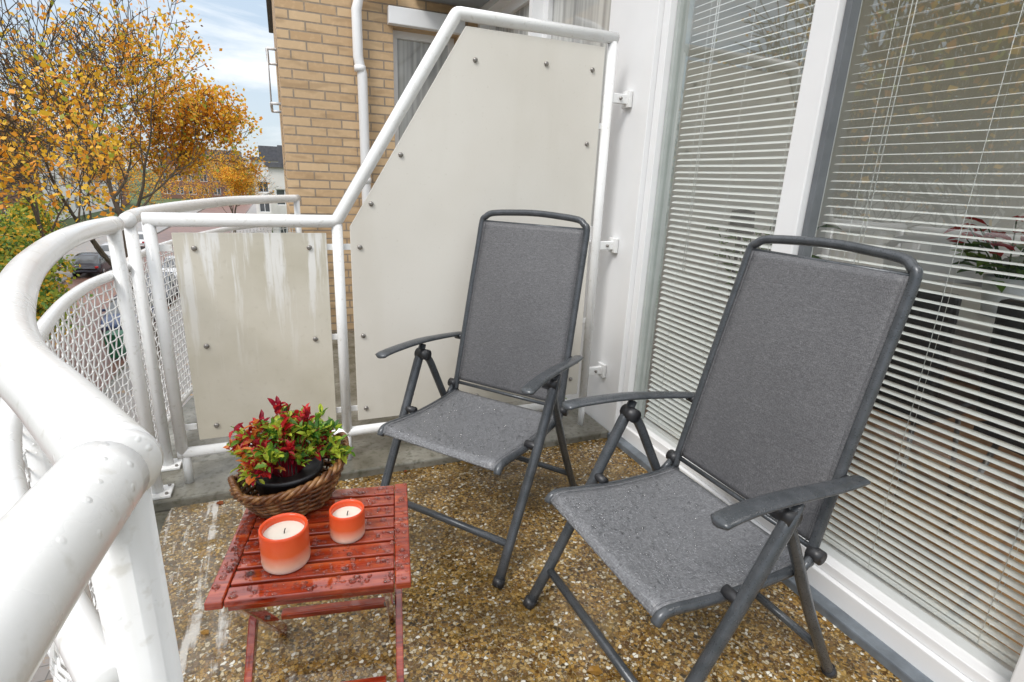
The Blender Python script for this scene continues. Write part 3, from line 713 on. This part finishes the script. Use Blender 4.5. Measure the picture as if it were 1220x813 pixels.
def car(x,y,rz,col,name='parked_car'):
    g=group(name,(x,y,GZ-.10),rz)
    P=simple('car_paint_%d'%int(x*10+y),col,.2,.03,2,spec=.7); 
    st=[(-2.1,.42,.62,.62,.70),(-2.0,.36,.80,.82,.80),(-1.85,.30,.88,.95,.84),(-1.45,.26,.92,1.38,.86),(-.7,.24,.92,1.46,.87),(.1,.24,.90,1.44,.87),(.55,.24,.88,1.30,.87),(1.05,.26,.86,.90,.86),(1.7,.30,.76,.78,.83),(2.0,.34,.62,.64,.76),(2.12,.42,.52,.52,.62)]
    V=[];F=[];MI=[]
    for X,zb,zt,zr,w in st:
        cab=zr>zt+.1; wr=w*.74 if cab else w*.9
        ring=[(w*.92,zb),(w,zb+.12),(w*1.0,(zb+zt)/2+.05),(w*.96,zt),(wr,zr),(wr*.5,zr+.02)]
        full_=ring+[(-a,b) for a,b in reversed(ring)]
        for a,b in full_: V.append((a,X,b))
    m=12
    for i in range(len(st)-1):
        for k in range(m):
            k2=(k+1)%m; F.append((i*m+k,i*m+k2,(i+1)*m+k2,(i+1)*m+k))
            cabi=st[i][3]>st[i][2]+.1; cabj=st[i+1][3]>st[i+1][2]+.1
            if k in (3,7) and (cabi or cabj): MI.append(1)
            elif k in (4,5,6) and cabi!=cabj: MI.append(1)
            elif k in (4,5,6) and abs(st[i][3]-st[i+1][3])>.12 and (cabi and cabj): MI.append(1)
            else: MI.append(0)
    F.append(tuple(range(m))); MI.append(0); F.append(tuple((len(st)-1)*m+k for k in range(m))); MI.append(0)
    mesh_obj('body',V,F,[P,M_dglass],g,True,midx=MI)
    for sx in (-1,1):
        for yy in (-1.35,1.35):
            tube('wheel',[(sx*.66,yy,.32),(sx*.86,yy,.32)],.32,M_black,g,20); tube('rim',[(sx*.80,yy,.32),(sx*.868,yy,.32)],.19,M_steel,g,14)
        box('headlight',sx*.62-.13,sx*.62+.13,1.95,2.07,.58,.66,M_frame,g,.02); box('taillight',sx*.66-.1,sx*.66+.1,-2.10,-1.99,.66,.80,M_tail,g,.02)
        box('mirror',sx*.95-.08,sx*.95+.08,.45,.55,.92,1.04,P,g,.02)
    return g
car(-7.1,30,math.pi,(.04,.07,.16)); car(-7.1,36,math.pi,(.10,.10,.11)); car(-7.1,43,math.pi,(.55,.56,.58)); car(-12.6,52,0,(.5,.5,.52)); car(-12.6,46,0,(.03,.03,.04)); car(-12.6,60,0,(.65,.66,.68)); car(-7.1,52,math.pi,(.25,.03,.03)); car(-12.6,34,0,(.12,.13,.15))
wb=group('wheelie_bin',(-6.6,25.0,GZ-.1)); M_gp=simple('green_plastic',(.02,.14,.07),.4,.1)
o=mesh_obj('body',[(-.24,-.26,.08),(.24,-.26,.08),(.24,.26,.08),(-.24,.26,.08),(-.3,-.34,1.0),(.3,-.34,1.0),(.3,.34,1.0),(-.3,.34,1.0)],[(0,3,2,1),(0,1,5,4),(1,2,6,5),(2,3,7,6),(3,0,4,7),(4,5,6,7)],M_gp,wb)
box('lid',-.32,.32,-.38,.36,1.002,1.07,M_gp,wb,.02)
for s in (-1,1): tube('wheel',[(s*.2,.28,.1),(s*.28,.28,.1)],.1,M_black,wb,12)
# ------------------------------------------------------------------ houses across the street
M_stucco=simple('white_stucco',(.72,.70,.66),.8,.06,1); M_roof=simple('slate_roof',(.09,.09,.10),.6,.25,3); M_rbrick=m_brick('red_brick',(.26,.11,.07),(.2,.085,.055),(.2,.18,.15))
def house(x,y0,y1,hh,mat,face=1,name='terraced_house'):
    g=group(name); ops=[]; n=max(2,int((y1-y0)/2.2)); w=(y1-y0)/n
    fl=int(hh/3)
    for i in range(n):
        for k in range(fl):
            ops.append((y0+w*i+w*.28,y0+w*i+w*.72,GZ+.9+3*k,GZ+2.5+3*k))
    wall('street_wall',y0,y1,GZ-.1,GZ+hh,ops,lambda u,v,d:(x-d*face,u,v),mat,g,.15,fr=.07)
    for yy in (y0,y1): mesh_obj('side_wall',[(x,yy,GZ-.1),(x-9*face,yy,GZ-.1),(x-9*face,yy,GZ+hh),(x,yy,GZ+hh)],[(0,1,2,3)],mat,g)
    mesh_obj('roof',[(x+.3*face,y0,GZ+hh-.05),(x+.3*face,y1,GZ+hh-.05),(x-4.5*face,y1,GZ+hh+2.6),(x-4.5*face,y0,GZ+hh+2.6),(x-9.3*face,y1,GZ+hh-.05),(x-9.3*face,y0,GZ+hh-.05)],[(0,1,2,3),(3,2,4,5),(0,3,5),(1,4,2)],M_roof,g)
    box('gutter',min(x,x+.35*face),max(x,x+.35*face),y0,y1,GZ+hh-.12,GZ+hh+.06,M_frame,g,.01)
    box('chimney',x-4.8*face-.4,x-4.8*face+.4,(y0+y1)/2-.4,(y0+y1)/2+.4,GZ+hh+1.8,GZ+hh+3.6,M_rbrick,g,.02)
yy=-30
for i in range(22):
    w=rnd.choice([6.5,8,7]); house(-27,yy,yy+w-.02,rnd.choice([8.4,9,8.7]),rnd.choice([M_stucco,M_rbrick,M_stucco]),1); yy+=w
def xhouse(x0,x1,y,hh,mat,name='apartment_block'):
    g=group(name); ops=[]; n=max(2,int((x1-x0)/2.4)); w=(x1-x0)/n
    for i in range(n):
        for k in range(int(hh/3)): ops.append((x0+w*i+w*.2,x0+w*i+w*.8,GZ+.9+3*k,GZ+2.5+3*k))
    wall('street_wall',x0,x1,GZ-.1,GZ+hh,ops,lambda u,v,d:(u,y+d,v),mat,g,.15,fr=.08)
    mesh_obj('side_wall',[(x0,y,GZ-.1),(x0,y+12,GZ-.1),(x0,y+12,GZ+hh),(x0,y,GZ+hh)],[(0,1,2,3)],mat,g)
    box('roof',x0-.3,x1+.3,y-.3,y+12,GZ+hh+.0,GZ+hh+.5,M_roof,g,.02)
    box('roof_storey',x0+1,x1-1,y+1,y+11,GZ+hh+.502,GZ+hh+2.2,M_roof,g,.05)
xhouse(-4,16,95,8.6,M_stucco); xhouse(-26,-8,150,9,M_rbrick); xhouse(-1.2,10,62,7.6,M_stucco)

# ------------------------------------------------------------------ trees
def m_bark():
    t=NT('bark'); n=t.noise(1.0,t.coord((6,6,1.5)),5); t.set('Base Color',t.ramp(n,[(.3,(.05,.036,.024)),(.7,(.14,.105,.075))])); t.set('Roughness',.9); return t.m
M_bark=m_bark()
TY=leafmat('leaf_autumn_yellow',(.92,.56,.045),(.80,.42,.035),.6,True,.9); TO=leafmat('leaf_autumn_orange',(.84,.35,.028),(.66,.25,.022),.6,True,.9); TB=leafmat('leaf_autumn_brown',(.42,.20,.04),(.28,.13,.03),.6,False,.9); TG=leafmat('leaf_olive',(.45,.48,.06),(.28,.33,.04),.6,True,.9); TGG=leafmat('leaf_shrub_green',(.13,.27,.035),(.06,.15,.02),.6,False,.9)
def tree_mesh(seed,height,spread,leafn,dens,mats,leafsize=.16,levels=6,trunk_frac=.28,trunk_r=.28,twig=.010):
    r=random.Random(seed); V=[];F=[]; tips=[]
    def grow(p,d,L,rad,lv):
        n=4 if lv<levels-1 else 3; pts=[p]; rr=[rad]; q=p; dd=d
        for i in range(n):
            dd=(dd+rv(r)*.17+Vector((0,0,.05))).normalized(); q=q+dd*(L/n); pts.append(q); rr.append(max(twig,rad*(1-.42*(i+1)/n)))
        tube_geo(pts,rr,8 if lv==0 else (5 if lv<3 else 3),V,F,cap=False)
        if lv>=levels:
            tips.append((q,dd)); return
        if lv>=levels-2: tips.append((q,dd))
        k=r.choice([3,4]) if lv<3 else r.choice([2,3,3])
        for i in range(k):
            a=r.uniform(0,6.283); ang=r.uniform(.30,.85) if i else r.uniform(.05,.3)
            o=(Matrix.Rotation(a,3,dd)@dd.orthogonal().normalized())
            nd=(dd*math.cos(ang)+o*math.sin(ang)*spread).normalized()
            st=pts[-1] if i<2 else pts[r.choice([2,3])] 
            grow(st,nd,L*r.uniform(.66,.88),rr[-1]*r.uniform(.62,.85) if i else rr[-1]*.95,lv+1)
    grow(Vector((0,0,0)),Vector((0,0,1)),height*trunk_frac,trunk_r,0)
    it=[]
    for q,d in tips:
        k=dens(q,r)
        m=int(k*leafn+r.random())
        for _ in range(m):
            p=q+rv(r)*r.uniform(0,.6); L=r.uniform(.7,1.3)*leafsize
            it.append((p,rv(r),rv(r),L,L*.75,r.choices(range(len(mats[0])),mats[1])[0]))
    return V,F,it,mats[0]
def make_tree(name,seed,loc,rz=0,**k):
    V,F,it,mt=tree_mesh(seed,**k); g=group(name,loc,rz)
    a=mesh_obj('trunk_and_limbs',V,F,M_bark,g,True)
    LV=[];LF=[];MI=[]
    for p,d,n,L,W,mi in it:
        s=d.cross(n); 
        if s.length<1e-3: continue
        s.normalize(); b=len(LV); LV+=[p,p+d*L*.5+s*W*.5,p+d*L,p+d*L*.5-s*W*.5]; LF.append((b,b+1,b+2,b+3)); MI.append(mi)
    l=mesh_obj('leaves',LV,LF,mt,g,False,midx=MI) if LV else None
    return g,a,l
def inst(name,a,l,loc,rz,s=1):
    g=group(name,loc,rz); g.scale=(s,s,s)
    for o in (a,l):
        if o: link(bpy.data.objects.new(o.name.split('.')[0],o.data),g)
def dens_main(q,r):
    t=.58+.16*q.x-.15*(q.z-7.8)
    return max(.04,min(1.4,t+r.uniform(-.35,.35)))
gT,aT,lT=make_tree('autumn_tree',11,(-5.2,24.2,GZ),0,height=14.8,spread=1.2,leafn=17,dens=dens_main,mats=([TY,TO,TB,TG],[6,4,.7,1.0]),leafsize=.15,levels=7,trunk_frac=.255,trunk_r=.25,twig=.012)
gB,aB,lB=make_tree('bare_tree',23,(-12.6,25,GZ),1.0,height=13.8,spread=1.05,leafn=2.6,dens=lambda q,r:.35,mats=([TY,TO,TG],[3,2,2]),leafsize=.13,levels=7,trunk_frac=.27,trunk_r=.26,twig=.016)
gS,aS,lS=make_tree('small_tree',5,(-8.6,23,GZ),0,height=5.6,spread=1.2,leafn=18,dens=lambda q,r:r.uniform(.4,1.2),mats=([TG,TGG,TY],[4,3,2]),leafsize=.15,levels=5,trunk_frac=.25,trunk_r=.09)
inst('autumn_tree',aT,lT,(-14.5,44,GZ),2.2,.85); inst('autumn_tree',aT,lT,(-4.6,58,GZ),4.0,.7); inst('autumn_tree',aT,lT,(-15,66,GZ),1.2,.8)
inst('bare_tree',aB,lB,(-12,7,GZ),2.0,1.1); inst('bare_tree',aB,lB,(-14,14,GZ),4.2,1.05); inst('bare_tree',aB,lB,(-15,1,GZ),.6,1.2)
inst('small_tree',aS,lS,(-10.8,25.5,GZ),1.3,1.1); inst('small_tree',aS,lS,(-13.2,30,GZ),2.3,1.15); inst('small_tree',aS,lS,(-16,40,GZ),3.3,1.1); inst('small_tree',aS,lS,(-17,52,GZ),.3,1.1); inst('small_tree',aS,lS,(-7.0,18.5,GZ),4.3,.95)

# ------------------------------------------------------------------ light
w=bpy.data.worlds.new('World'); sc.world=w; w.use_nodes=True; t=w.node_tree; bg=t.nodes['Background']
def wn(typ,**k):
    x=t.nodes.new(typ)
    for a,b in k.items(): setattr(x,a,b)
    return x
sky=wn('ShaderNodeTexSky'); sky.sky_type='NISHITA'; sky.sun_disc=False; sky.sun_elevation=math.radians(50); az=math.atan2(-.75,-.55); sky.sun_rotation=az; sky.air_density=1.0; sky.dust_density=1.0; sky.ozone_density=1.5
tc=wn('ShaderNodeTexCoord'); mp=wn('ShaderNodeMapping'); mp.inputs['Scale'].default_value=(1,1,3.2); t.links.new(tc.outputs['Generated'],mp.inputs[0])
ns=wn('ShaderNodeTexNoise'); ns.inputs['Scale'].default_value=3.2; ns.inputs['Detail'].default_value=8; ns.inputs['Roughness'].default_value=.6; ns.inputs['Distortion'].default_value=.4; t.links.new(mp.outputs[0],ns.inputs[0])
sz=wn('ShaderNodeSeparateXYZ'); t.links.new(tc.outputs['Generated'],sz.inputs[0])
# sky gradient: pale blue at the horizon, unseen zenith brightened to light the scene
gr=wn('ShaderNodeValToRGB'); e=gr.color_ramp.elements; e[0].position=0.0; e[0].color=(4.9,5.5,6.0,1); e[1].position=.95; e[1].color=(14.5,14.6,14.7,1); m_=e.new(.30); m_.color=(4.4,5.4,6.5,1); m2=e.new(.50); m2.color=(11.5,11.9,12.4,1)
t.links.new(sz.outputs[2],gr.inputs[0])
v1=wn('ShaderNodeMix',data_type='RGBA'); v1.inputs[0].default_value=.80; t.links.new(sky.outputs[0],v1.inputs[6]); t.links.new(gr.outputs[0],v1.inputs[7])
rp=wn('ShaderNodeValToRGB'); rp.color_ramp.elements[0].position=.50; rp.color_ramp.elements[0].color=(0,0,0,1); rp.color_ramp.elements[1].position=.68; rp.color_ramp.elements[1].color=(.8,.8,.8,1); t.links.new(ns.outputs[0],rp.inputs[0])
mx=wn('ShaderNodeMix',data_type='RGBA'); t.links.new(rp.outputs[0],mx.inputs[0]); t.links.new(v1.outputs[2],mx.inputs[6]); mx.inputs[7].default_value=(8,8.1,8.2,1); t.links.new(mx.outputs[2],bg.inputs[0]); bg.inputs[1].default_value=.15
sd=bpy.data.lights.new('sun','SUN'); sd.energy=2.2; sd.angle=math.radians(20); sd.color=(1,.97,.93); so=bpy.data.objects.new('sun',sd)
el=math.radians(50); D=Vector((math.sin(az)*math.cos(el),math.cos(az)*math.cos(el),math.sin(el))); so.rotation_euler=D.to_track_quat('Z','Y').to_euler(); link(so)
sc.view_settings.view_transform='Standard'; sc.view_settings.look='None'; sc.view_settings.exposure=0
